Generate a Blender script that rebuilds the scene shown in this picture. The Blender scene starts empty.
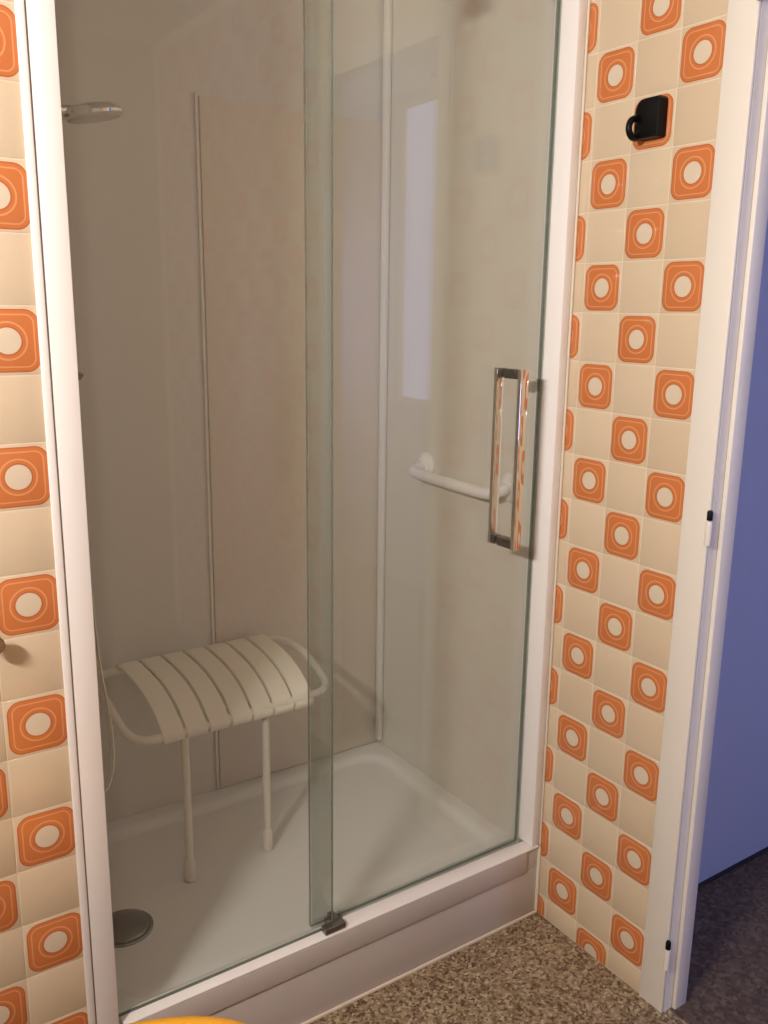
import bpy, bmesh, math, random
from mathutils import Matrix, Vector
random.seed(4)
scene = bpy.context.scene
col = scene.collection
PI = math.pi

# ------------------------------------------------------------------ camera
def make_camera():
    yaw, pit, rol = 0.5931073875773303, -0.2243833365857238, 0.013248195690859662
    f = Vector((math.sin(yaw)*math.cos(pit), math.cos(yaw)*math.cos(pit), math.sin(pit)))
    r = Vector((math.cos(yaw), -math.sin(yaw), 0)); u = r.cross(f)
    r2 = r*math.cos(rol) + u*math.sin(rol); u2 = -r*math.sin(rol) + u*math.cos(rol)
    cd = bpy.data.cameras.new('camera'); co = bpy.data.objects.new('camera', cd); col.objects.link(co)
    cd.sensor_fit = 'HORIZONTAL'; cd.sensor_width = 36; cd.lens = 886.9225*36/768; cd.clip_start = 0.02
    m = Matrix((r2, u2, -f)).transposed().to_4x4(); m.translation = Vector((-1.40703, -1.38414, 1.45821))
    co.matrix_world = m
    scene.camera = co
make_camera()

# ------------------------------------------------------------------ world, light, exposure
w = bpy.data.worlds.new('world'); scene.world = w; w.use_nodes = True
w.node_tree.nodes['Background'].inputs[0].default_value = (0.45, 0.55, 0.85, 1)
w.node_tree.nodes['Background'].inputs[1].default_value = 0.6
def area(name, loc, direction, sx, sy, power, color):
    l = bpy.data.lights.new(name, 'AREA'); l.shape = 'RECTANGLE'; l.size = sx; l.size_y = sy
    l.energy = power; l.color = color
    o = bpy.data.objects.new(name, l); col.objects.link(o); o.location = loc
    o.rotation_euler = Vector(direction).to_track_quat('-Z', 'Y').to_euler()
    return o
area('hall_daylight', (0.68, -3.215, 1.45), (0, 1, -0.05), 0.72, 1.0, 20, (0.45, 0.52, 1.0))      # added light at the unseen end window, brightens the hall
area('hall_daylight', (1.315, -2.24, 1.72), (-1, 0, 0), 0.30, 1.42, 2.6, (0.45, 0.50, 1.0))         # daylight at the narrow side window
vs = scene.view_settings
vs.view_transform = 'Standard'; vs.look = 'None'; vs.exposure = 0.0; vs.gamma = 1.0; vs.use_curve_mapping = False

# ------------------------------------------------------------------ materials
def srgb(r, g, b):
    return tuple(((c/255)/12.92 if c/255 <= 0.04045 else ((c/255+0.055)/1.055)**2.4) for c in (r, g, b)) + (1,)
MATS = {}
def mat(name, c, rough=0.5, metal=0.0, spec=0.5, noise=0.0, nscale=8.0, bump=0.0, bscale=60.0, coat=0.0):
    m = bpy.data.materials.new(name); m.use_nodes = True; nt = m.node_tree; b = nt.nodes['Principled BSDF']
    b.inputs['Base Color'].default_value = c; b.inputs['Roughness'].default_value = rough
    b.inputs['Metallic'].default_value = metal; b.inputs['Specular IOR Level'].default_value = spec
    b.inputs['Coat Weight'].default_value = coat
    tc = nt.nodes.new('ShaderNodeTexCoord')
    if noise > 0:
        n = nt.nodes.new('ShaderNodeTexNoise'); n.inputs['Scale'].default_value = nscale; n.inputs['Detail'].default_value = 5
        nt.links.new(tc.outputs['Object'], n.inputs['Vector'])
        mx = nt.nodes.new('ShaderNodeMix'); mx.data_type = 'RGBA'
        mx.inputs[6].default_value = tuple(x*(1-noise) for x in c[:3]) + (1,)
        mx.inputs[7].default_value = tuple(min(1, x*(1+noise)) for x in c[:3]) + (1,)
        nt.links.new(n.outputs['Fac'], mx.inputs[0]); nt.links.new(mx.outputs[2], b.inputs['Base Color'])
    if bump > 0:
        n2 = nt.nodes.new('ShaderNodeTexNoise'); n2.inputs['Scale'].default_value = bscale
        nt.links.new(tc.outputs['Object'], n2.inputs['Vector'])
        bp = nt.nodes.new('ShaderNodeBump'); bp.inputs['Strength'].default_value = bump; bp.inputs['Distance'].default_value = 0.01
        nt.links.new(n2.outputs['Fac'], bp.inputs['Height']); nt.links.new(bp.outputs[0], b.inputs['Normal'])
    MATS[name] = m
    return m

mat('white_lacquer', srgb(240, 234, 231), 0.32, noise=0.02)
mat('white_paint', srgb(228, 220, 210), 0.42, noise=0.03, bump=0.03)
mat('caulk', srgb(228, 214, 196), 0.6)
mat('grout', srgb(223, 204, 178), 0.85, noise=0.05, nscale=30)
mat('chrome', (0.80, 0.79, 0.77, 1), 0.06, metal=1.0)
mat('dark_chrome', (0.28, 0.27, 0.26, 1), 0.22, metal=1.0)
mat('black_plastic', (0.003, 0.003, 0.003, 1), 0.42, spec=0.18)
mat('seat_plastic', srgb(246, 238, 222), 0.42, noise=0.02)
mat('seat_tube', srgb(236, 228, 214), 0.38)
mat('rubber', srgb(205, 198, 184), 0.7)
mat('tray_acrylic', srgb(238, 235, 231), 0.34, noise=0.02, nscale=4)
mat('tray_apron', srgb(196, 186, 180), 0.42, noise=0.03)
mat('panel_grey', srgb(222, 216, 208), 0.42, noise=0.03, nscale=3)
mat('panel_tan', srgb(226, 214, 199), 0.40, noise=0.05, nscale=5)
mat('panel_side', srgb(222, 214, 202), 0.42, noise=0.04, nscale=5)
mat('panel_trim', srgb(232, 226, 218), 0.35)
mat('ceiling_paint', srgb(216, 209, 199), 0.9)
mat('room_paint', srgb(182, 170, 152), 0.8, noise=0.03)
mat('hall_paint', srgb(176, 179, 204), 0.75, noise=0.03)
mat('yellow_plastic', srgb(246, 178, 52), 0.32)
mat('brown_knob', srgb(128, 96, 72), 0.45)
mat('gap_dark', srgb(160, 146, 146), 0.9)
mat('hall_skirting', srgb(36, 32, 48), 0.7)

def lamp_mat():
    m = bpy.data.materials.new('lamp_diffuser'); m.use_nodes = True; b = m.node_tree.nodes['Principled BSDF']
    b.inputs['Base Color'].default_value = (0.9, 0.88, 0.82, 1)
    b.inputs['Emission Color'].default_value = (1.0, 0.84, 0.66, 1); b.inputs['Emission Strength'].default_value = 6
    MATS['lamp_diffuser'] = m
lamp_mat()

def glass_mat(name, tint, haze, hazecol, f0=0.036, rough=0.0):
    m = bpy.data.materials.new(name); m.use_nodes = True; nt = m.node_tree; nt.nodes.clear()
    out = nt.nodes.new('ShaderNodeOutputMaterial')
    tr = nt.nodes.new('ShaderNodeBsdfTransparent'); tr.inputs[0].default_value = tint
    gl = nt.nodes.new('ShaderNodeBsdfGlossy'); gl.inputs[0].default_value = (1, 1, 1, 1); gl.inputs['Roughness'].default_value = rough
    di = nt.nodes.new('ShaderNodeBsdfDiffuse'); di.inputs[0].default_value = hazecol
    a = nt.nodes.new('ShaderNodeMixShader'); a.inputs[0].default_value = haze
    b = nt.nodes.new('ShaderNodeMixShader')
    nt.links.new(tr.outputs[0], a.inputs[1]); nt.links.new(di.outputs[0], a.inputs[2])
    # Schlick reflectance, alike on both faces of the pane
    lw = nt.nodes.new('ShaderNodeLayerWeight'); lw.inputs[0].default_value = 0.5
    pw = nt.nodes.new('ShaderNodeMath'); pw.operation = 'POWER'; pw.inputs[1].default_value = 5
    ma = nt.nodes.new('ShaderNodeMath'); ma.operation = 'MULTIPLY_ADD'; ma.inputs[1].default_value = 1-f0; ma.inputs[2].default_value = f0
    nt.links.new(lw.outputs['Facing'], pw.inputs[0]); nt.links.new(pw.outputs[0], ma.inputs[0]); nt.links.new(ma.outputs[0], b.inputs[0])
    nt.links.new(a.outputs[0], b.inputs[1]); nt.links.new(gl.outputs[0], b.inputs[2]); nt.links.new(b.outputs[0], out.inputs[0])
    MATS[name] = m
glass_mat('pane_glass', (0.955, 0.965, 0.955, 1), 0.03, srgb(205, 202, 192), rough=0.008)
glass_mat('glass_edge', (0.40, 0.46, 0.42, 1), 0.55, srgb(120, 130, 118))
glass_mat('clear_seal', (0.92, 0.94, 0.92, 1), 0.10, srgb(170, 173, 164))

# printed tile: plain cream glaze, or cream with the orange rounded square round a cream disc
def tile_mat(name, motif):
    m = bpy.data.materials.new(name); m.use_nodes = True; nt = m.node_tree; L = nt.links.new
    b = nt.nodes['Principled BSDF']; b.inputs['Roughness'].default_value = 0.09; b.inputs['Specular IOR Level'].default_value = 0.5
    def math_(op, x, y=None):
        n = nt.nodes.new('ShaderNodeMath'); n.operation = op
        for i, q in enumerate((x, y)):
            if q is None: continue
            if isinstance(q, (int, float)): n.inputs[i].default_value = q
            else: L(q, n.inputs[i])
        return n.outputs[0]
    info = nt.nodes.new('ShaderNodeObjectInfo')
    cream_a, cream_b = srgb(209, 187, 159), srgb(214, 193, 166)
    cm = nt.nodes.new('ShaderNodeMix'); cm.data_type = 'RGBA'; cm.inputs[6].default_value = cream_a; cm.inputs[7].default_value = cream_b
    L(info.outputs['Random'], cm.inputs[0])
    cream = cm.outputs[2]
    tc = nt.nodes.new('ShaderNodeTexCoord')
    nz = nt.nodes.new('ShaderNodeTexNoise'); nz.inputs['Scale'].default_value = 14; nz.inputs['Detail'].default_value = 2
    L(tc.outputs['Object'], nz.inputs['Vector'])
    bp = nt.nodes.new('ShaderNodeBump'); bp.inputs['Strength'].default_value = 0.015; bp.inputs['Distance'].default_value = 0.01
    L(nz.outputs['Fac'], bp.inputs['Height']); L(bp.outputs[0], b.inputs['Normal'])
    if not motif:
        L(cream, b.inputs['Base Color']); MATS[name] = m; return
    sx = nt.nodes.new('ShaderNodeSeparateXYZ'); L(tc.outputs['UV'], sx.inputs[0])
    ax = math_('ABSOLUTE', sx.outputs[0]); ay = math_('ABSOLUTE', sx.outputs[1])
    H, R = 0.905, 0.41
    qx = math_('SUBTRACT', ax, H-R); qy = math_('SUBTRACT', ay, H-R)
    mx_, my_ = math_('MAXIMUM', qx, 0), math_('MAXIMUM', qy, 0)
    ln = math_('SQRT', math_('ADD', math_('MULTIPLY', mx_, mx_), math_('MULTIPLY', my_, my_)))
    inn = math_('MINIMUM', math_('MAXIMUM', qx, qy), 0)
    d = math_('SUBTRACT', math_('ADD', ln, inn), R)            # <0 inside the rounded square
    rad = math_('SQRT', math_('ADD', math_('MULTIPLY', ax, ax), math_('MULTIPLY', ay, ay)))
    def ramp(src, scale, off, stops):
        v = math_('ADD', math_('MULTIPLY', src, scale), off)
        r = nt.nodes.new('ShaderNodeValToRGB'); r.color_ramp.interpolation = 'LINEAR'
        e = r.color_ramp.elements
        while len(e) < len(stops): e.new(0.5)
        for el, (p_, c_) in zip(e, stops): el.position = p_; el.color = c_
        L(v, r.inputs[0]); return r.outputs[0]
    fill, dark, pale = srgb(202, 118, 68), srgb(186, 99, 56), srgb(216, 150, 102)
    # d from -0.5..0.1 -> 0..1
    s = lambda q: (q+0.5)/0.6
    sq = ramp(d, 1/0.6, 0.5/0.6, [(0, fill), (s(-.185), fill), (s(-.17), pale), (s(-.145), pale), (s(-.125), fill), (s(-.045), fill), (s(-.03), dark), (s(-.004), dark)])
    inside = math_('LESS_THAN', d, 0.0)
    ring = ramp(rad, 1.0, 0.0, [(0, srgb(216, 199, 176)), (.37, srgb(216, 199, 176)), (.39, dark), (.415, dark), (.43, fill), (.50, fill), (.52, pale), (.565, pale)])
    isring = math_('LESS_THAN', rad, 0.565)
    m1 = nt.nodes.new('ShaderNodeMix'); m1.data_type = 'RGBA'; L(isring, m1.inputs[0]); L(sq, m1.inputs[6]); L(ring, m1.inputs[7])
    m2 = nt.nodes.new('ShaderNodeMix'); m2.data_type = 'RGBA'; L(inside, m2.inputs[0]); L(cream, m2.inputs[6]); L(m1.outputs[2], m2.inputs[7])
    L(m2.outputs[2], b.inputs['Base Color'])
    MATS[name] = m
tile_mat('tile_plain', False)
tile_mat('tile_orange', True)

def speckle_mat(name, stops, scale, rough, bump=0.0):
    m = bpy.data.materials.new(name); m.use_nodes = True; nt = m.node_tree; L = nt.links.new
    b = nt.nodes['Principled BSDF']; b.inputs['Roughness'].default_value = rough
    tc = nt.nodes.new('ShaderNodeTexCoord')
    nz = nt.nodes.new('ShaderNodeTexNoise'); nz.inputs['Scale'].default_value = 60; nz.inputs['Detail'].default_value = 2
    L(tc.outputs['Object'], nz.inputs['Vector'])
    ad = nt.nodes.new('ShaderNodeVectorMath'); ad.operation = 'MULTIPLY_ADD'
    L(nz.outputs['Color'], ad.inputs[0]); ad.inputs[1].default_value = (0.010, 0.010, 0.010); L(tc.outputs['Object'], ad.inputs[2])
    v = nt.nodes.new('ShaderNodeTexVoronoi'); v.inputs['Scale'].default_value = scale; v.inputs['Randomness'].default_value = 1
    L(ad.outputs[0], v.inputs['Vector'])
    sp = nt.nodes.new('ShaderNodeSeparateColor'); L(v.outputs['Color'], sp.inputs[0])
    r = nt.nodes.new('ShaderNodeValToRGB'); e = r.color_ramp.elements
    while len(e) < len(stops): e.new(0.5)
    for el, (p_, c_) in zip(e, stops): el.position = p_; el.color = c_
    L(sp.outputs[0], r.inputs[0])
    L(r.outputs[0], b.inputs['Base Color'])
    if bump:
        bp = nt.nodes.new('ShaderNodeBump'); bp.inputs['Strength'].default_value = bump; bp.inputs['Distance'].default_value = 0.004
        L(sp.outputs[0], bp.inputs['Height']); L(bp.outputs[0], b.inputs['Normal'])
    MATS[name] = m
speckle_mat('terrazzo', [(0, srgb(80, 62, 46)), (.22, srgb(112, 92, 70)), (.5, srgb(142, 121, 95)), (.8, srgb(160, 140, 113)), (1, srgb(188, 170, 142))], 170, 0.5)
speckle_mat('hall_floor', [(0, srgb(70, 54, 46)), (.4, srgb(86, 68, 58)), (.8, srgb(98, 80, 68)), (1, srgb(112, 94, 80))], 110, 0.6, 0.2)

# ------------------------------------------------------------------ mesh helpers
def mk(name, bm, m, parent=None, smooth=False, kind=None):
    bmesh.ops.recalc_face_normals(bm, faces=bm.faces[:])
    me = bpy.data.meshes.new(name); bm.to_mesh(me); bm.free()
    for q in (m if isinstance(m, (list, tuple)) else [m]): me.materials.append(MATS[q])
    if smooth:
        for p in me.polygons: p.use_smooth = True
        try: me.set_sharp_from_angle(angle=math.radians(40))
        except Exception: pass
    o = bpy.data.objects.new(name, me); col.objects.link(o)
    if parent: o.parent = parent
    if kind: o['kind'] = kind
    return o
def bx(bm, x0, x1, y0, y1, z0, z1, bev=0.0, seg=2):
    v = [bm.verts.new(p) for p in ((x0,y0,z0),(x1,y0,z0),(x1,y1,z0),(x0,y1,z0),(x0,y0,z1),(x1,y0,z1),(x1,y1,z1),(x0,y1,z1))]
    fs = [bm.faces.new([v[i] for i in q]) for q in ((0,3,2,1),(4,5,6,7),(0,1,5,4),(1,2,6,5),(2,3,7,6),(3,0,4,7))]
    if bev > 0:
        ed = list({e for f in fs for e in f.edges})
        bmesh.ops.bevel(bm, geom=ed, offset=bev, segments=seg, profile=0.5, affect='EDGES')
def box(name, x0, x1, y0, y1, z0, z1, m, parent=None, bev=0.0, kind=None, seg=2):
    bm = bmesh.new(); bx(bm, x0, x1, y0, y1, z0, z1, bev, seg)
    return mk(name, bm, m, parent, smooth=bev > 0, kind=kind)
def tube(bm, pts, r, n=12, closed=False, caps=True):
    pts = [Vector(p) for p in pts]; N = len(pts)
    rs = r if isinstance(r, (list, tuple)) else [r]*N
    rings = []; up = None
    for i, p in enumerate(pts):
        if closed: t = (pts[(i+1) % N]-pts[i-1]).normalized()
        else: t = (pts[min(i+1, N-1)]-pts[max(i-1, 0)]).normalized()
        if up is None:
            a = Vector((0, 0, 1)) if abs(t.z) < 0.9 else Vector((1, 0, 0))
            up = (a - t*a.dot(t)).normalized()
        else: up = (up - t*up.dot(t)).normalized()
        s = t.cross(up)
        rings.append([bm.verts.new(p + (up*math.cos(2*PI*k/n) + s*math.sin(2*PI*k/n))*rs[i]) for k in range(n)])
    M = N if closed else N-1
    for i in range(M):
        a, b_ = rings[i], rings[(i+1) % N]
        for k in range(n): bm.faces.new((a[k], a[(k+1) % n], b_[(k+1) % n], b_[k]))
    if caps and not closed:
        bm.faces.new(rings[0]); bm.faces.new(rings[-1][::-1])
def catmull(pts, sub=6, closed=False):
    P = [Vector(p) for p in pts]; N = len(P); out = []
    rng = range(N) if closed else range(N-1)
    for i in rng:
        if closed: a, b, c, d = P[i-1], P[i], P[(i+1) % N], P[(i+2) % N]
        else: a, b, c, d = P[max(i-1, 0)], P[i], P[i+1], P[min(i+2, N-1)]
        for k in range(sub):
            t = k/sub
            out.append(0.5*((2*b)+(c-a)*t+(2*a-5*b+4*c-d)*t*t+(3*b-a-3*c+d)*t**3))
    if not closed: out.append(P[-1])
    return out
def lathe(bm, prof, n=32, M=Matrix()):
    rings = []
    for r, z in prof:
        if r < 1e-6: rings.append([bm.verts.new(M @ Vector((0, 0, z)))])
        else: rings.append([bm.verts.new(M @ Vector((r*math.cos(2*PI*k/n), r*math.sin(2*PI*k/n), z))) for k in range(n)])
    for a, b in zip(rings, rings[1:]):
        for k in range(n):
            k2 = (k+1) % n
            if len(a) == 1 and len(b) == 1: continue
            if len(a) == 1: bm.faces.new((a[0], b[k], b[k2]))
            elif len(b) == 1: bm.faces.new((a[k], a[k2], b[0]))
            else: bm.faces.new((a[k], a[k2], b[k2], b[k]))
def tag(o, label, cat, group=None):
    o['label'] = label; o['category'] = cat
    if group: o['group'] = group
    return o
def thing(name, label, cat, loc=(0, 0, 0)):
    o = bpy.data.objects.new(name, None); col.objects.link(o); o.location = loc; o.empty_display_size = 0.05
    return tag(o, label, cat)
def part(root, bm, name, m, smooth=True, parent=None):
    """mesh given in world coordinates, hung under the thing's Empty"""
    bmesh.ops.translate(bm, verts=bm.verts[:], vec=-Vector(root.location))
    return mk(name, bm, m, parent or root, smooth)
def structure(o, label, cat):
    o['kind'] = 'structure'; return tag(o, label, cat)

# ------------------------------------------------------------------ room shell (bathroom x -2.35..0, y -2.4..0; hall behind the doorway)
CEIL = 2.5
WT = 0.065            # wall between bathroom and hall
G = 0.0008             # grout lies this far behind the tile faces
floor = box('floor', -2.35, 0.02, -2.4, 0.75, -0.05, 0, 'terrazzo'); structure(floor, 'brown speckled terrazzo floor in front of the shower', 'floor')
hf = box('floor_hall', 0.02, 1.3, -3.2, -0.155, -0.05, 0, 'hall_floor'); structure(hf, 'dark speckled floor beyond the doorway', 'floor')
o = box('ceiling', -2.35, 1.3, -3.2, 0.8, CEIL, CEIL+0.05, 'ceiling_paint'); structure(o, 'pale painted ceiling over bathroom, shower and hall', 'ceiling')

DY0, DY1, DTOP = -0.388, -0.955, 2.105   # doorway clear opening
bm = bmesh.new()
bx(bm, G, WT, -0.345, 0.0, 0, CEIL)
bx(bm, G, WT, -2.4, DY1-0.03, 0, CEIL)
bx(bm, G, WT, DY1-0.03, -0.345, DTOP+0.03, CEIL)
wr = mk('wall_right', bm, 'grout'); structure(wr, 'tiled right wall with orange ring tiles beside the doorway', 'wall')
bm = bmesh.new(); bx(bm, -2.35, -1.079, G, 0.06, 0, CEIL); bx(bm, -1.079, -1.05, G, 0.06, 0, CEIL)
wl = mk('wall_left', bm, 'grout'); structure(wl, 'tiled wall with orange ring tiles left of the shower', 'wall')
o = box('wall_far_left', -2.40, -2.35, -2.4, 0.06, 0, CEIL, 'room_paint'); structure(o, 'beige painted side wall out of view on the left', 'wall')
wrear = box('wall_rear', -2.35, WT, -2.45, -2.4, 0, CEIL, 'room_paint'); structure(wrear, 'beige painted wall behind the camera', 'wall')

# shower recess
ws = box('wall_shower_left', -1.06, -1.03, 0.06, 0.72, 0, CEIL, 'panel_grey'); structure(ws, 'grey-beige left side wall inside the shower', 'wall')
wb = box('wall_shower_back', -1.06, WT, 0.72, 0.77, 0, CEIL, 'panel_grey'); structure(wb, 'grey-beige back wall inside the shower', 'wall')
wsr = box('wall_shower_right', 0.0, WT, 0.0, 0.72, 0, CEIL, 'panel_side'); structure(wsr, 'beige right side wall inside the shower', 'wall')
box('panel', -0.528, -0.003, 0.714, 0.7199, 0.155, 1.938, 'panel_tan', wb, 0.0015)
box('panel_joint', -0.539, -0.532, 0.7132, 0.7199, 0.155, 1.945, 'panel_trim', wb, 0.002)
box('corner_strip', -0.018, -0.0005, 0.690, 0.7135, 0.165, CEIL-0.002, 'panel_trim', wsr, 0.006)

# hall
o = box('wall_hall_end', WT, 1.3, -0.155, -0.105, 0, CEIL, 'hall_paint'); structure(o, 'blue-lit hall wall seen through the open doorway', 'wall')
box('baseboard_hall', WT, 1.3, -0.162, -0.1551, 0.0, 0.008, 'hall_skirting', o)
bm = bmesh.new(); bx(bm, 1.3, 1.35, -3.2, -2.42, 0, CEIL); bx(bm, 1.3, 1.35, -2.06, -0.105, 0, CEIL)
bx(bm, 1.3, 1.35, -2.42, -2.06, 0, 0.98); bx(bm, 1.3, 1.35, -2.42, -2.06, 2.46, CEIL)
o = mk('wall_hall_side', bm, 'hall_paint'); structure(o, 'far hall wall with a narrow window opposite the doorway', 'wall')
bm = bmesh.new(); bx(bm, WT, 0.28, -3.25, -3.2, 0, CEIL); bx(bm, 1.08, 1.3, -3.25, -3.2, 0, CEIL)
bx(bm, 0.28, 1.08, -3.25, -3.2, 0, 0.9); bx(bm, 0.28, 1.08, -3.25, -3.2, 2.0, CEIL)
o = mk('wall_hall_far', bm, 'hall_paint'); structure(o, 'far end wall of the hall with the added window', 'wall')
o = box('wall_hall_near', 0.015, WT, -3.2, -2.45, 0, CEIL, 'hall_paint'); structure(o, 'hall wall continuing past the bathroom', 'wall')
win = bpy.data.objects.new('window_added', None); col.objects.link(win); structure(win, 'unseen white framed window added at the hall end for light', 'window')  # unseen window, added so that the hall wall is lit
bm = bmesh.new()
for a in ((0.28, 0.32, 0.9, 2.0), (1.04, 1.08, 0.9, 2.0), (0.32, 1.04, 0.9, 0.95), (0.32, 1.04, 1.95, 2.0)): bx(bm, a[0], a[1], -3.245, -3.205, a[2], a[3])
mk('window_frame', bm, 'white_paint', win)
win2 = bpy.data.objects.new('window_2', None); col.objects.link(win2); structure(win2, 'narrow tall daylight window in the hall side wall', 'window')
bm = bmesh.new()
for a in ((-2.42, -2.39, 0.98, 2.46), (-2.09, -2.06, 0.98, 2.46), (-2.39, -2.09, 0.98, 1.01), (-2.39, -2.09, 2.43, 2.46)): bx(bm, 1.302, 1.345, a[0], a[1], a[2], a[3])
mk('window_frame', bm, 'white_paint', win2)

# ------------------------------------------------------------------ wall tiles
P = 0.1
TG = 0.0006       # half joint
def tile_geo(bm, uvl, u0, u1, v0, v1, frame, midx=0, origin=(0, 0), th=0.0017):
    """one bevelled tile; u0..v1 are the cut edges in the tile's own -0.05..0.05 frame"""
    X, Y, N, O = frame
    loops = []
    for ins, h in ((0, -th), (0, -0.0012), (0.0007, -0.0004), (0.0016, 0.0)):
        c = [(u0+ins, v0+ins), (u1-ins, v0+ins), (u1-ins, v1-ins), (u0+ins, v1-ins)]
        loops.append([(bm.verts.new(O + X*(a+origin[0]) + Y*(b+origin[1]) + N*h), (a/0.05, b/0.05)) for a, b in c])
    def face(q):
        f = bm.faces.new([x[0] for x in q]); f.material_index = midx; f.smooth = True
        for lp, x in zip(f.loops, q): lp[uvl].uv = x[1]
    for a, b in zip(loops, loops[1:]):
        for k in range(4): face((a[k], a[(k+1) % 4], b[(k+1) % 4], b[k]))
    face(loops[-1])
FR = (Vector((0, -1, 0)), Vector((0, 0, 1)), Vector((-1, 0, 0)), Vector((0, 0, 0)))
FL = (Vector((1, 0, 0)), Vector((0, 0, 1)), Vector((0, -1, 0)), Vector((0, 0, 0)))
cache = {}
def tile(parent, frame, key, cut, orange, loc):
    k = (key, tuple(round(c, 4) for c in cut), orange)
    if k not in cache:
        bm = bmesh.new(); uvl = bm.loops.layers.uv.new('UVMap')
        tile_geo(bm, uvl, *cut, frame)
        me = bpy.data.meshes.new('tile'); bm.to_mesh(me); bm.free()
        me.materials.append(MATS['tile_orange' if orange else 'tile_plain']); cache[k] = me
    t = bpy.data.objects.new('tile', cache[k]); col.objects.link(t); t.parent = parent; t.location = loc
    return t
F_ = 0.05 - TG
rows = [(n, 0.007+P*n) for n in range(25)]
def vcut(n, z):
    return (-z+0.0005 if n == 0 else -F_, min(F_, CEIL-z-0.001))
# right wall, four columns between shower frame and door casing
for c, y in enumerate((-0.28, -0.18, -0.08, 0.02)):
    for n, z in rows:
        v0, v1 = vcut(n, z)
        u0 = -F_ if c < 3 else 0.0205      # local u runs towards the camera (-y)
        tile(wr, FR, 'r', (u0, F_, v0, v1), (n+c) % 2 == 1, (0, y, z))
# left wall, the columns in view
for c in range(3):
    x = -1.133 - P*c
    for n, z in rows:
        v0, v1 = vcut(n, z)
        tile(wl, FL, 'l', (-F_, F_, v0, v1), (n+c) % 2 == 0, (x, 0, z))
# tiling that goes on outside the picture
def field(parent, frame, cols, par, name='tile_field'):
    bm = bmesh.new(); uvl = bm.loops.layers.uv.new('UVMap')
    for c, u in cols:
        for n, z in rows:
            v0, v1 = vcut(n, z)
            tile_geo(bm, uvl, -F_, F_, v0, v1, frame, 1 if (n+c) % 2 == par else 0, (u, z))
    me = bpy.data.meshes.new(name); bm.to_mesh(me); bm.free()
    me.materials.append(MATS['tile_plain']); me.materials.append(MATS['tile_orange'])
    t = bpy.data.objects.new(name, me); col.objects.link(t); t.parent = parent; t['kind'] = 'stuff'
field(wl, FL, [(c, -1.133-P*c) for c in range(3, 12)], 0)
field(wr, FR, [(c, 1.085+P*c) for c in range(0, 13)], 1)

# ------------------------------------------------------------------ doorway: casing, jamb, stop, hinges
d1 = bpy.data.objects.new('door_1', None); col.objects.link(d1); structure(d1, 'white painted door frame of the open doorway', 'door frame')
CX = -0.005
def casing(y0, y1, z0, z1): box('casing', CX, 0.003, y0, y1, z0, z1, 'white_paint', d1, 0.003)
casing(DY0, -0.3265, 0, DTOP+0.06); casing(DY1-0.06, DY1, 0, DTOP+0.06); casing(DY1, DY0, DTOP, DTOP+0.06)
for ya, yb in ((DY0, -0.346), (DY1-0.029, DY1)):
    box('jamb', 0.0035, WT, ya, yb, 0, DTOP, 'white_paint', d1)
box('jamb', 0.0035, WT, DY1-0.029, -0.346, DTOP+0.0005, DTOP+0.029, 'white_paint', d1)
box('door_stop', 0.028, WT, DY0-0.010, DY0-0.0003, 0, DTOP, 'white_paint', d1, 0.002)
box('door_stop', 0.028, WT, DY1+0.0003, DY1+0.010, 0, DTOP, 'white_paint', d1, 0.002)
for z in (0.115, 1.035, 1.96):
    bm = bmesh.new(); lathe(bm, [(0, 0), (0.006, 0.001), (0.0065, 0.004), (0.0065, 0.045), (0.006, 0.048), (0, 0.049)], 14, Matrix.Translation((CX-0.004, DY0-0.004, z)))
    h = mk('hinge', bm, 'white_paint', d1, True)
    bm = bmesh.new(); lathe(bm, [(0, 0), (0.0055, 0.0), (0.0055, 0.014), (0.004, 0.018), (0, 0.018)], 12, Matrix.Translation((CX-0.004, DY0-0.004, z+0.05)))
    mk('hinge_pin', bm, 'black_plastic', h, True)

# ------------------------------------------------------------------ shower tray
SX0, SX1 = -1.0295, -0.0005
tray = thing('shower_tray', 'low white shower tray with sloped floor and beige front apron', 'shower tray', (-0.5, 0.36, 0))
def rrect(x, y, x0, x1, y0, y1, r):
    cx, cy = (x0+x1)/2, (y0+y1)/2
    qx, qy = abs(x-cx)-((x1-x0)/2-r), abs(y-cy)-((y1-y0)/2-r)
    return math.hypot(max(qx, 0), max(qy, 0)) + min(max(qx, qy), 0) - r
bm = bmesh.new(); NX, NY = 110, 80; g = []
for j in range(NY+1):
    for i in range(NX+1):
        x = SX0+(SX1-SX0)*i/NX; y = 0.012+(0.7185-0.012)*j/NY
        d = rrect(x, y, SX0+0.035, SX1-0.045, 0.085, 0.665, 0.07)
        t = max(0, min(1, (0.012-d)/0.026)); t = t*t*(3-2*t)
        dd = math.hypot(x+0.915, y-0.325)
        z = 0.152 - 0.014*t - (0.006*max(0, 1-dd/0.9) if t > 0 else 0)*t
        g.append(bm.verts.new((x, y, z)))
W1 = NX+1
for j in range(NY):
    for i in range(NX): bm.faces.new((g[j*W1+i], g[j*W1+i+1], g[(j+1)*W1+i+1], g[(j+1)*W1+i]))
ext = bmesh.ops.extrude_edge_only(bm, edges=[e for e in bm.edges if len(e.link_faces) == 1])
for v in ext['geom']:
    if isinstance(v, bmesh.types.BMVert): v.co.z = 0.0
part(tray, bm, 'basin', 'tray_acrylic')
bm = bmesh.new(); bx(bm, SX0-0.02, -0.006, 0.002, 0.0115, 0.001, 0.129, 0.002); part(tray, bm, 'apron', 'tray_apron')
bm = bmesh.new(); bx(bm, SX0-0.02, -0.001, -0.004, 0.0018, 0.0, 0.007, 0.0015); part(tray, bm, 'caulk_bead', 'caulk')
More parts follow.
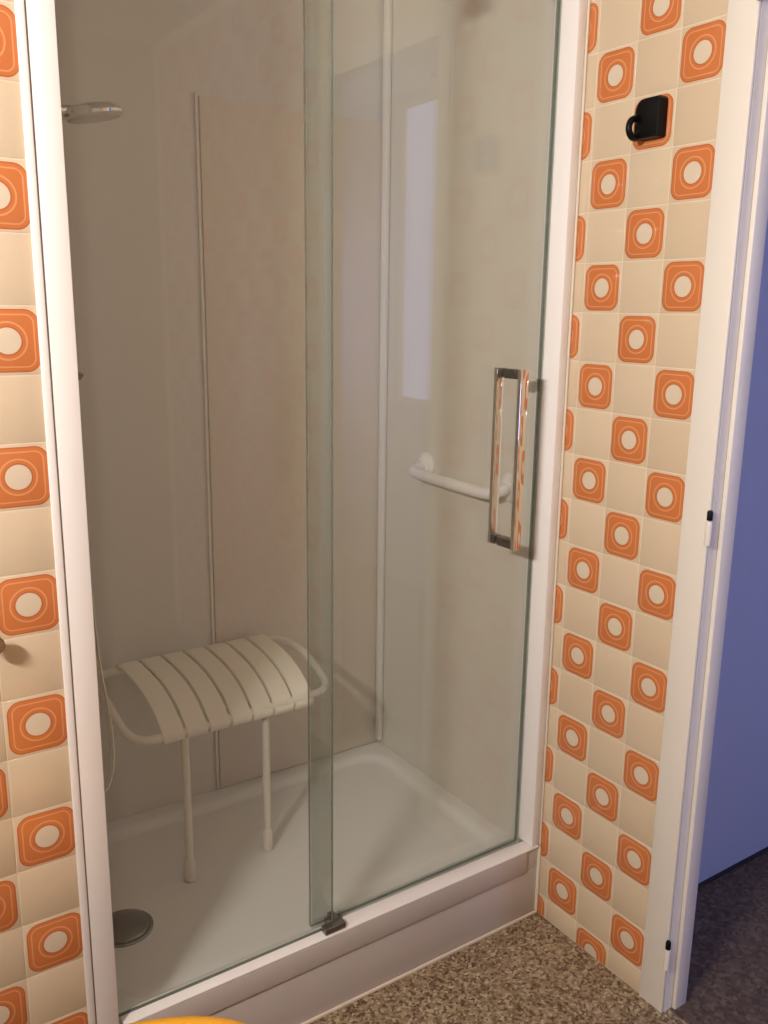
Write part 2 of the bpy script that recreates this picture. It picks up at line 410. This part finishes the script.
bm = bmesh.new(); bx(bm, -0.0058, -0.0006, -0.005, 0.0114, 0.007, 0.184, 0.0015); part(tray, bm, 'caulk_bead', 'caulk')
bm = bmesh.new(); bx(bm, -0.0445, -0.006, 0.002, 0.0115, 0.1292, 0.184, 0.001); part(tray, bm, 'end_cap', 'tray_apron')
bm = bmesh.new()
lathe(bm, [(0.062, 0.0), (0.062, 0.003), (0.058, 0.005), (0.0545, 0.0035), (0.0535, 0.0035), (0.0535, 0.006), (0.048, 0.0095), (0.02, 0.0125), (0, 0.013)], 40, Matrix.Translation((-0.925, 0.325, 0.1315)))
dr = part(tray, bm, 'drain_cover', 'dark_chrome')

# ------------------------------------------------------------------ shower enclosure: fixed frame and pane
enc = thing('shower_enclosure', 'white framed shower front with fixed glass pane on the left', 'shower screen', (-0.5, 0.035, 0))
def ebox(name, x0, x1, y0, y1, z0, z1, m, bev=0.002, parent=None):
    bm = bmesh.new(); bx(bm, x0, x1, y0, y1, z0, z1, bev); return part(enc, bm, name, m, True, parent)
ebox('side_profile', -1.0755, -1.0365, -0.003, 0.0035, 0.0, 2.22, 'white_lacquer', 0.002)
ebox('side_profile', -0.028, -0.0045, 0.0, 0.07, 0.1895, 2.22, 'white_lacquer', 0.003)
ebox('cover_strip', -1.0905, -1.0775, -0.006, 0.0, 0.0, 2.22, 'white_lacquer', 0.003)
ebox('shadow_gap', -1.0774, -1.0756, -0.0029, 0.0006, 0.0, 2.22, 'gap_dark', 0)
ebox('caulk_bead', -0.0045, -0.0005, -0.004, 0.002, 0.19, 2.22, 'caulk', 0.001)
# bottom rail: front lip, upper ledge and the raised track behind
ebox('bottom_rail', -1.0285, -0.045, -0.004, 0.0115, 0.1305, 0.184, 'tray_apron', 0.002)
ebox('rail_ledge', -1.0285, -0.006, -0.004, 0.034, 0.1845, 0.1893, 'white_lacquer', 0.002)
ebox('guide_track', -0.57, -0.045, 0.0345, 0.070, 0.155, 0.178, 'white_lacquer', 0.002)
ebox('top_rail', -1.0765, -0.0005, -0.002, 0.075, 2.225, 2.275, 'white_lacquer', 0.003)
def pane(root, name, x0, x1, y0, y1, z0, z1):
    bm = bmesh.new(); bx(bm, x0, x1, y0, y1, z0, z1)
    bmesh.ops.translate(bm, verts=bm.verts[:], vec=-Vector(root.location))
    bmesh.ops.recalc_face_normals(bm, faces=bm.faces[:])
    for f in bm.faces: f.material_index = 0 if abs(f.normal.y) > 0.5 else 1
    return mk(name, bm, ['pane_glass', 'glass_edge'], root)
pane(enc, 'glass_pane', -1.045, -0.576, 0.020, 0.028, 0.1897, 2.22)
bm = bmesh.new(); bx(bm, -0.606, -0.556, -0.001, 0.0195, 0.1897, 0.205, 0.003); bx(bm, -0.5755, -0.560, 0.0196, 0.048, 0.1897, 0.205, 0.002)
part(enc, bm, 'guide_clip', 'dark_chrome')

# ------------------------------------------------------------------ sliding door
sd = thing('sliding_shower_door', 'clear glass sliding shower door with long chrome handle', 'shower door', (-0.32, 0.053, 0.183))
pane(sd, 'glass_pane', -0.613, -0.034, 0.049, 0.057, 0.183, 2.19)
bm = bmesh.new(); bx(bm, -0.0335, -0.0285, 0.047, 0.059, 0.183, 2.19, 0.001); part(sd, bm, 'seal_strip', 'clear_seal')
bm = bmesh.new(); bx(bm, -0.6125, -0.563, 0.0445, 0.0485, 0.197, 2.19, 0.001); part(sd, bm, 'edge_seal', 'clear_seal')
bm = bmesh.new(); bx(bm, -0.613, -0.034, 0.0455, 0.0485, 0.1795, 0.196); part(sd, bm, 'bottom_seal', 'clear_seal')
HX0, HX1, HZ0, HZ1 = -0.141, -0.119, 0.953, 1.341
hd = None
def hbar(y0, y1, name):
    bm = bmesh.new(); bx(bm, HX0, HX1, y0, y1, HZ0, HZ1, 0.0012); return part(sd, bm, name, 'chrome')
hd = hbar(-0.006, 0.004, 'handle')
hi = hbar(0.070, 0.079, 'inner_handle')
for z0 in (HZ0+0.001, HZ1-0.021):
    for (y0, y1, pr) in ((0.0042, 0.0488, hd), (0.0572, 0.0698, hi)):
        bm = bmesh.new(); bx(bm, HX0+0.001, HX1-0.001, y0, y1, z0, z0+0.02, 0.001)
        part(sd, bm, 'standoff', 'dark_chrome', True, pr)
for x in (-0.095, -0.50):
    bm = bmesh.new(); M = Matrix.Translation((x, 0.046, 2.10)) @ Matrix.Rotation(PI/2, 4, 'X')
    lathe(bm, [(0, -0.0028), (0.026, -0.0028), (0.028, 0), (0.028, 0.014), (0.025, 0.017), (0, 0.017)], 28, M)
    part(sd, bm, 'roller', 'chrome')

# ------------------------------------------------------------------ fold-down shower seat
seat = thing('shower_chair', 'cream slatted fold-down shower seat on two legs inside the shower', 'shower seat', (-0.6, 0.55, 0.14))
path = catmull([(-0.80, 0.400, 0.517), (-0.60, 0.400, 0.521), (-0.42, 0.400, 0.527), (-0.372, 0.412, 0.530), (-0.348, 0.455, 0.540), (-0.344, 0.55, 0.566),
                (-0.346, 0.63, 0.571), (-0.366, 0.672, 0.574), (-0.41, 0.683, 0.575), (-0.60, 0.683, 0.576), (-0.80, 0.683, 0.577), (-0.846, 0.672, 0.577),
                (-0.870, 0.63, 0.574), (-0.872, 0.55, 0.566), (-0.868, 0.455, 0.538), (-0.848, 0.413, 0.521)], 5, True)
bm = bmesh.new(); tube(bm, path, 0.0105, 12, True); part(seat, bm, 'frame_tube', 'seat_tube')
prof = [(p.x, p.y) for p in catmull([(y, z, 0) for y, z in ((0.697, 0.572), (0.694, 0.589), (0.668, 0.598), (0.60, 0.599), (0.52, 0.591), (0.455, 0.571), (0.415, 0.548), (0.391, 0.528), (0.386, 0.514), (0.392, 0.504))], 3)]
SP = 0.0557
for k in range(7):
    xa = -0.80 + SP*k + 0.003; xb = xa + SP - 0.006
    bm = bmesh.new(); T = 0.006; ring = []
    for i, (y, z) in enumerate(prof):
        a = prof[max(i-1, 0)]; b = prof[min(i+1, len(prof)-1)]
        ty, tz = b[0]-a[0], b[1]-a[1]; l = math.hypot(ty, tz); ny, nz = tz/l, -ty/l       # outward normal
        dx = 0.008*(k-3)/3*((y-0.4)/0.3)
        e = 0.0018
        ring.append([bm.verts.new(q) for q in ((xa+dx+e, y, z+0.000), (xb+dx-e, y, z), (xb+dx, y-ny*e, z-nz*e), (xb+dx, y-ny*T, z-nz*T), (xa+dx, y-ny*T, z-nz*T), (xa+dx, y-ny*e, z-nz*e))])
    for a, b in zip(ring, ring[1:]):
        for q in range(6): bm.faces.new((a[q], a[(q+1) % 6], b[(q+1) % 6], b[q]))
    bm.faces.new(ring[0]); bm.faces.new(ring[-1][::-1])
    part(seat, bm, 'slat', 'seat_plastic')
for x, ly in ((-0.742, 0.402), (-0.532, 0.415)):
    bm = bmesh.new(); tube(bm, catmull([(x, 0.43, 0.535), (x, ly+0.006, 0.512), (x, ly+0.001, 0.48), (x, ly, 0.32), (x, ly, 0.15)], 4), 0.0095, 12)
    lg = part(seat, bm, 'leg', 'seat_tube')
    bm = bmesh.new(); lathe(bm, [(0, 0.0), (0.0125, 0.0), (0.0135, 0.004), (0.0125, 0.05), (0.0105, 0.056), (0.0096, 0.056)], 18, Matrix.Translation((x, ly, 0.138)))
    part(seat, bm, 'rubber_foot', 'seat_tube', True, lg)
bm = bmesh.new(); tube(bm, [(-0.742, 0.43, 0.535), (-0.536, 0.43, 0.535)], 0.008, 10); part(seat, bm, 'cross_tube', 'seat_tube')
bm = bmesh.new(); bx(bm, -0.665, -0.635, 0.405, 0.44, 0.500, 0.526, 0.004); part(seat, bm, 'latch', 'seat_plastic')
for x in (-0.68, -0.48):
    bm = bmesh.new(); bx(bm, x-0.022, x+0.022, 0.6985, 0.711, 0.50, 0.585, 0.004); bx(bm, x-0.012, x+0.012, 0.66, 0.6984, 0.548, 0.570, 0.003)
    part(seat, bm, 'wall_bracket', 'seat_tube')

# ------------------------------------------------------------------ grab bar on the right shower wall
gb = thing('grab_bar', 'white horizontal grab bar on the right shower wall', 'grab bar', (0, 0.32, 1.04))
bm = bmesh.new()
tube(bm, catmull([(-0.003, 0.500, 1.052), (-0.030, 0.500, 1.048), (-0.050, 0.488, 1.043), (-0.056, 0.455, 1.040), (-0.056, 0.31, 1.037), (-0.056, 0.205, 1.036), (-0.050, 0.172, 1.040), (-0.030, 0.160, 1.046), (-0.003, 0.160, 1.050)], 6), 0.0142, 16)
part(gb, bm, 'bar', 'white_lacquer')
for y in (0.50, 0.16):
    bm = bmesh.new(); M = Matrix.Translation((-0.0005, y, 1.052)) @ Matrix.Rotation(-PI/2, 4, 'Y')
    lathe(bm, [(0, 0.0), (0.036, 0.0), (0.036, 0.006), (0.032, 0.011), (0.018, 0.014), (0, 0.014)], 28, M); part(gb, bm, 'flange', 'white_lacquer')

# ------------------------------------------------------------------ hand shower, rail and mixer on the left shower wall
rl = thing('shower_rail', 'chrome shower rail on the left shower wall', 'shower rail', (-0.985, 0.36, 1.0))
bm = bmesh.new(); tube(bm, [(-0.985, 0.36, 1.18), (-0.985, 0.36, 1.86)], 0.010, 14); part(rl, bm, 'pole', 'chrome')
for z in (1.19, 1.85):
    bm = bmesh.new(); tube(bm, [(-1.029, 0.36, z), (-0.995, 0.36, z)], 0.012, 12); part(rl, bm, 'bracket', 'chrome')
bm = bmesh.new(); bx(bm, -1.002, -0.968, 0.342, 0.378, 1.765, 1.805, 0.005); part(rl, bm, 'slider', 'dark_chrome')
hs = thing('hand_shower', 'chrome hand shower head with hose behind the left frame', 'shower head', (-0.88, 0.34, 1.79))
M = Matrix.Translation((-0.890, 0.335, 1.792)) @ Matrix.Rotation(math.radians(-11), 4, 'Y')
bm = bmesh.new(); lathe(bm, [(0, -0.004), (0.050, -0.004), (0.0545, -0.001), (0.055, 0.004), (0.050, 0.010), (0.044, 0.016), (0.020, 0.020), (0, 0.021)], 32, M); hh = part(hs, bm, 'head', 'chrome')
bm = bmesh.new(); lathe(bm, [(0, -0.007), (0.046, -0.0065), (0.048, -0.0042), (0, -0.0042)], 28, M); part(hs, bm, 'spray_plate', 'rubber', True, hh)
bm = bmesh.new(); tube(bm, catmull([(-0.915, 0.338, 1.795), (-0.945, 0.345, 1.793), (-0.966, 0.35, 1.790)], 4), 0.012, 12); part(hs, bm, 'handle', 'chrome')
bm = bmesh.new(); tube(bm, catmull([(-0.962, 0.335, 1.77), (-0.958, 0.325, 1.6), (-0.962, 0.33, 1.2), (-0.945, 0.34, 0.80), (-0.929, 0.35, 0.66), (-0.921, 0.352, 0.57), (-0.925, 0.352, 0.50), (-0.945, 0.35, 0.46), (-0.975, 0.35, 0.50), (-0.992, 0.338, 0.75), (-0.988, 0.34, 1.075)], 6), 0.0065, 10); part(hs, bm, 'hose', 'chrome')
mxr = thing('shower_mixer', 'small dark chrome shower mixer on the left shower wall', 'shower mixer', (-1.0, 0.36, 1.1))
bm = bmesh.new(); tube(bm, [(-0.985, 0.27, 1.11), (-0.985, 0.45, 1.11)], 0.022, 18); part(mxr, bm, 'body', 'chrome')
for y in (0.30, 0.42):
    bm = bmesh.new(); tube(bm, [(-1.0295, y, 1.11), (-0.99, y, 1.11)], 0.014, 14); part(mxr, bm, 'wall_union', 'chrome')
kb = thing('wall_hook', 'tiny dark hook on the shower wall beside the left frame', 'hook', (-1.0, 0.36, 1.32))
bm = bmesh.new(); tube(bm, catmull([(-1.0293, 0.40, 1.325), (-0.97, 0.395, 1.322), (-0.938, 0.38, 1.322), (-0.931, 0.375, 1.330)], 4), 0.006, 10); part(kb, bm, 'prong', 'dark_chrome')
bm = bmesh.new(); lathe(bm, [(0, 0), (0.014, 0), (0.014, 0.004), (0, 0.006)], 18, Matrix.Translation((-1.0297, 0.40, 1.325)) @ Matrix.Rotation(PI/2, 4, 'Y')); part(kb, bm, 'rosette', 'dark_chrome')

# ------------------------------------------------------------------ black hook on the right tiled wall
bk = thing('wall_hook', 'black wall hook with small loop on an orange tile, upper right wall', 'hook', (0, -0.185, 1.81))
bm = bmesh.new()
ya, yb, za, zb, rr = -0.2135, -0.1565, 1.776, 1.847, 0.022      # face outline: one large rounded upper corner
oy = [(ya+0.003, za), (yb-0.004, za), (yb, za+0.004), (yb, zb-rr)] + [(yb-rr+rr*math.cos(t*PI/12), zb-rr+rr*math.sin(t*PI/12)) for t in range(1, 7)] + [(ya+0.005, zb), (ya, zb-0.005), (ya, za+0.003)]
def ringx(x, k): return [bm.verts.new((x, (y+0.185)*k-0.185, (z-1.81)*k+1.81)) for y, z in oy]
rg = [ringx(-0.0004, 1.0), ringx(-0.019, 1.0), ringx(-0.023, 0.97), ringx(-0.024, 0.90)]
bm.faces.new(rg[0]); bm.faces.new(rg[-1][::-1])
for p_, q_ in zip(rg, rg[1:]):
    for i in range(len(p_)): bm.faces.new((p_[i], p_[(i+1) % len(p_)], q_[(i+1) % len(p_)], q_[i]))
part(bk, bm, 'body', 'black_plastic')
bm = bmesh.new(); tube(bm, [(-0.034+0.016*math.cos(a*PI/10), -0.168, 1.794+0.017*math.sin(a*PI/10)) for a in range(20)], 0.0062, 10, True); part(bk, bm, 'loop', 'black_plastic')

# knob hook at the left picture edge
kn = thing('coat_hook', 'brown knob hook on the left tiles at the picture edge', 'hook', (-1.185, 0, 0.955))
bm = bmesh.new(); lathe(bm, [(0, 0.0005), (0.012, 0.0005), (0.012, 0.004), (0.006, 0.008), (0.006, 0.020), (0.013, 0.026), (0.015, 0.033), (0.012, 0.040), (0, 0.042)], 22, Matrix.Translation((-1.192, 0, 0.962)) @ Matrix.Rotation(PI/2, 4, 'X'))
part(kn, bm, 'grip', 'brown_knob')

# ------------------------------------------------------------------ yellow stool at the bottom of the picture
SZ = 0.46
st = thing('bathroom_stool', 'yellow rounded stool top in the bottom foreground', 'stool', (-1.168, -0.512, 0))
def squircle(r, n=56, ex=2.5):
    out = []
    for k in range(n):
        a = 2*PI*k/n; c, s = math.cos(a), math.sin(a)
        q = (abs(c)**ex+abs(s)**ex)**(-1/ex); out.append((r*q*c, r*q*s))
    return out
rot = Matrix.Rotation(math.radians(-20), 3, 'Z')
bm = bmesh.new(); rings = []
for dr_, z in ((-0.012, SZ-0.034), (-0.002, SZ-0.030), (0, SZ-0.020), (-0.002, SZ-0.010), (-0.008, SZ-0.003), (-0.02, SZ), (-0.06, SZ-0.002)):
    rings.append([bm.verts.new(rot @ Vector((x, y, 0)) + Vector((-1.168, -0.512, z))) for x, y in squircle(0.235+dr_)])
for a, b in zip(rings, rings[1:]):
    for k in range(56): bm.faces.new((a[k], a[(k+1) % 56], b[(k+1) % 56], b[k]))
bm.faces.new(rings[0][::-1]); bm.faces.new(rings[-1])
part(st, bm, 'seat', 'yellow_plastic')
for a in range(4):
    t = math.radians(25+90*a); c, s = math.cos(t), math.sin(t)
    bm = bmesh.new(); tube(bm, [(-1.168+0.13*c, -0.512+0.13*s, SZ-0.033), (-1.168+0.165*c, -0.512+0.165*s, 0.0)], [0.018, 0.013], 14); part(st, bm, 'leg', 'yellow_plastic')

# ------------------------------------------------------------------ wall lamp that lights the bathroom (left of the picture)
lp = thing('wall_lamp', 'long warm light fitting on the side wall outside the picture', 'lamp', (-2.35, -0.95, 1.95))
bm = bmesh.new(); bx(bm, -2.349, -2.30, -1.22, -0.68, 1.92, 1.98, 0.004); part(lp, bm, 'housing', 'white_lacquer')
bm = bmesh.new(); bx(bm, -2.2995, -2.27, -1.20, -0.70, 1.925, 1.975, 0.008); part(lp, bm, 'diffuser', 'lamp_diffuser')
la = area('lamp_light', (-2.262, -0.95, 1.95), (1, 0.12, -0.08), 0.5, 0.06, 64, (1.0, 0.955, 0.905))
la.parent = lp; la.matrix_parent_inverse = Matrix.Translation(lp.location).inverted()
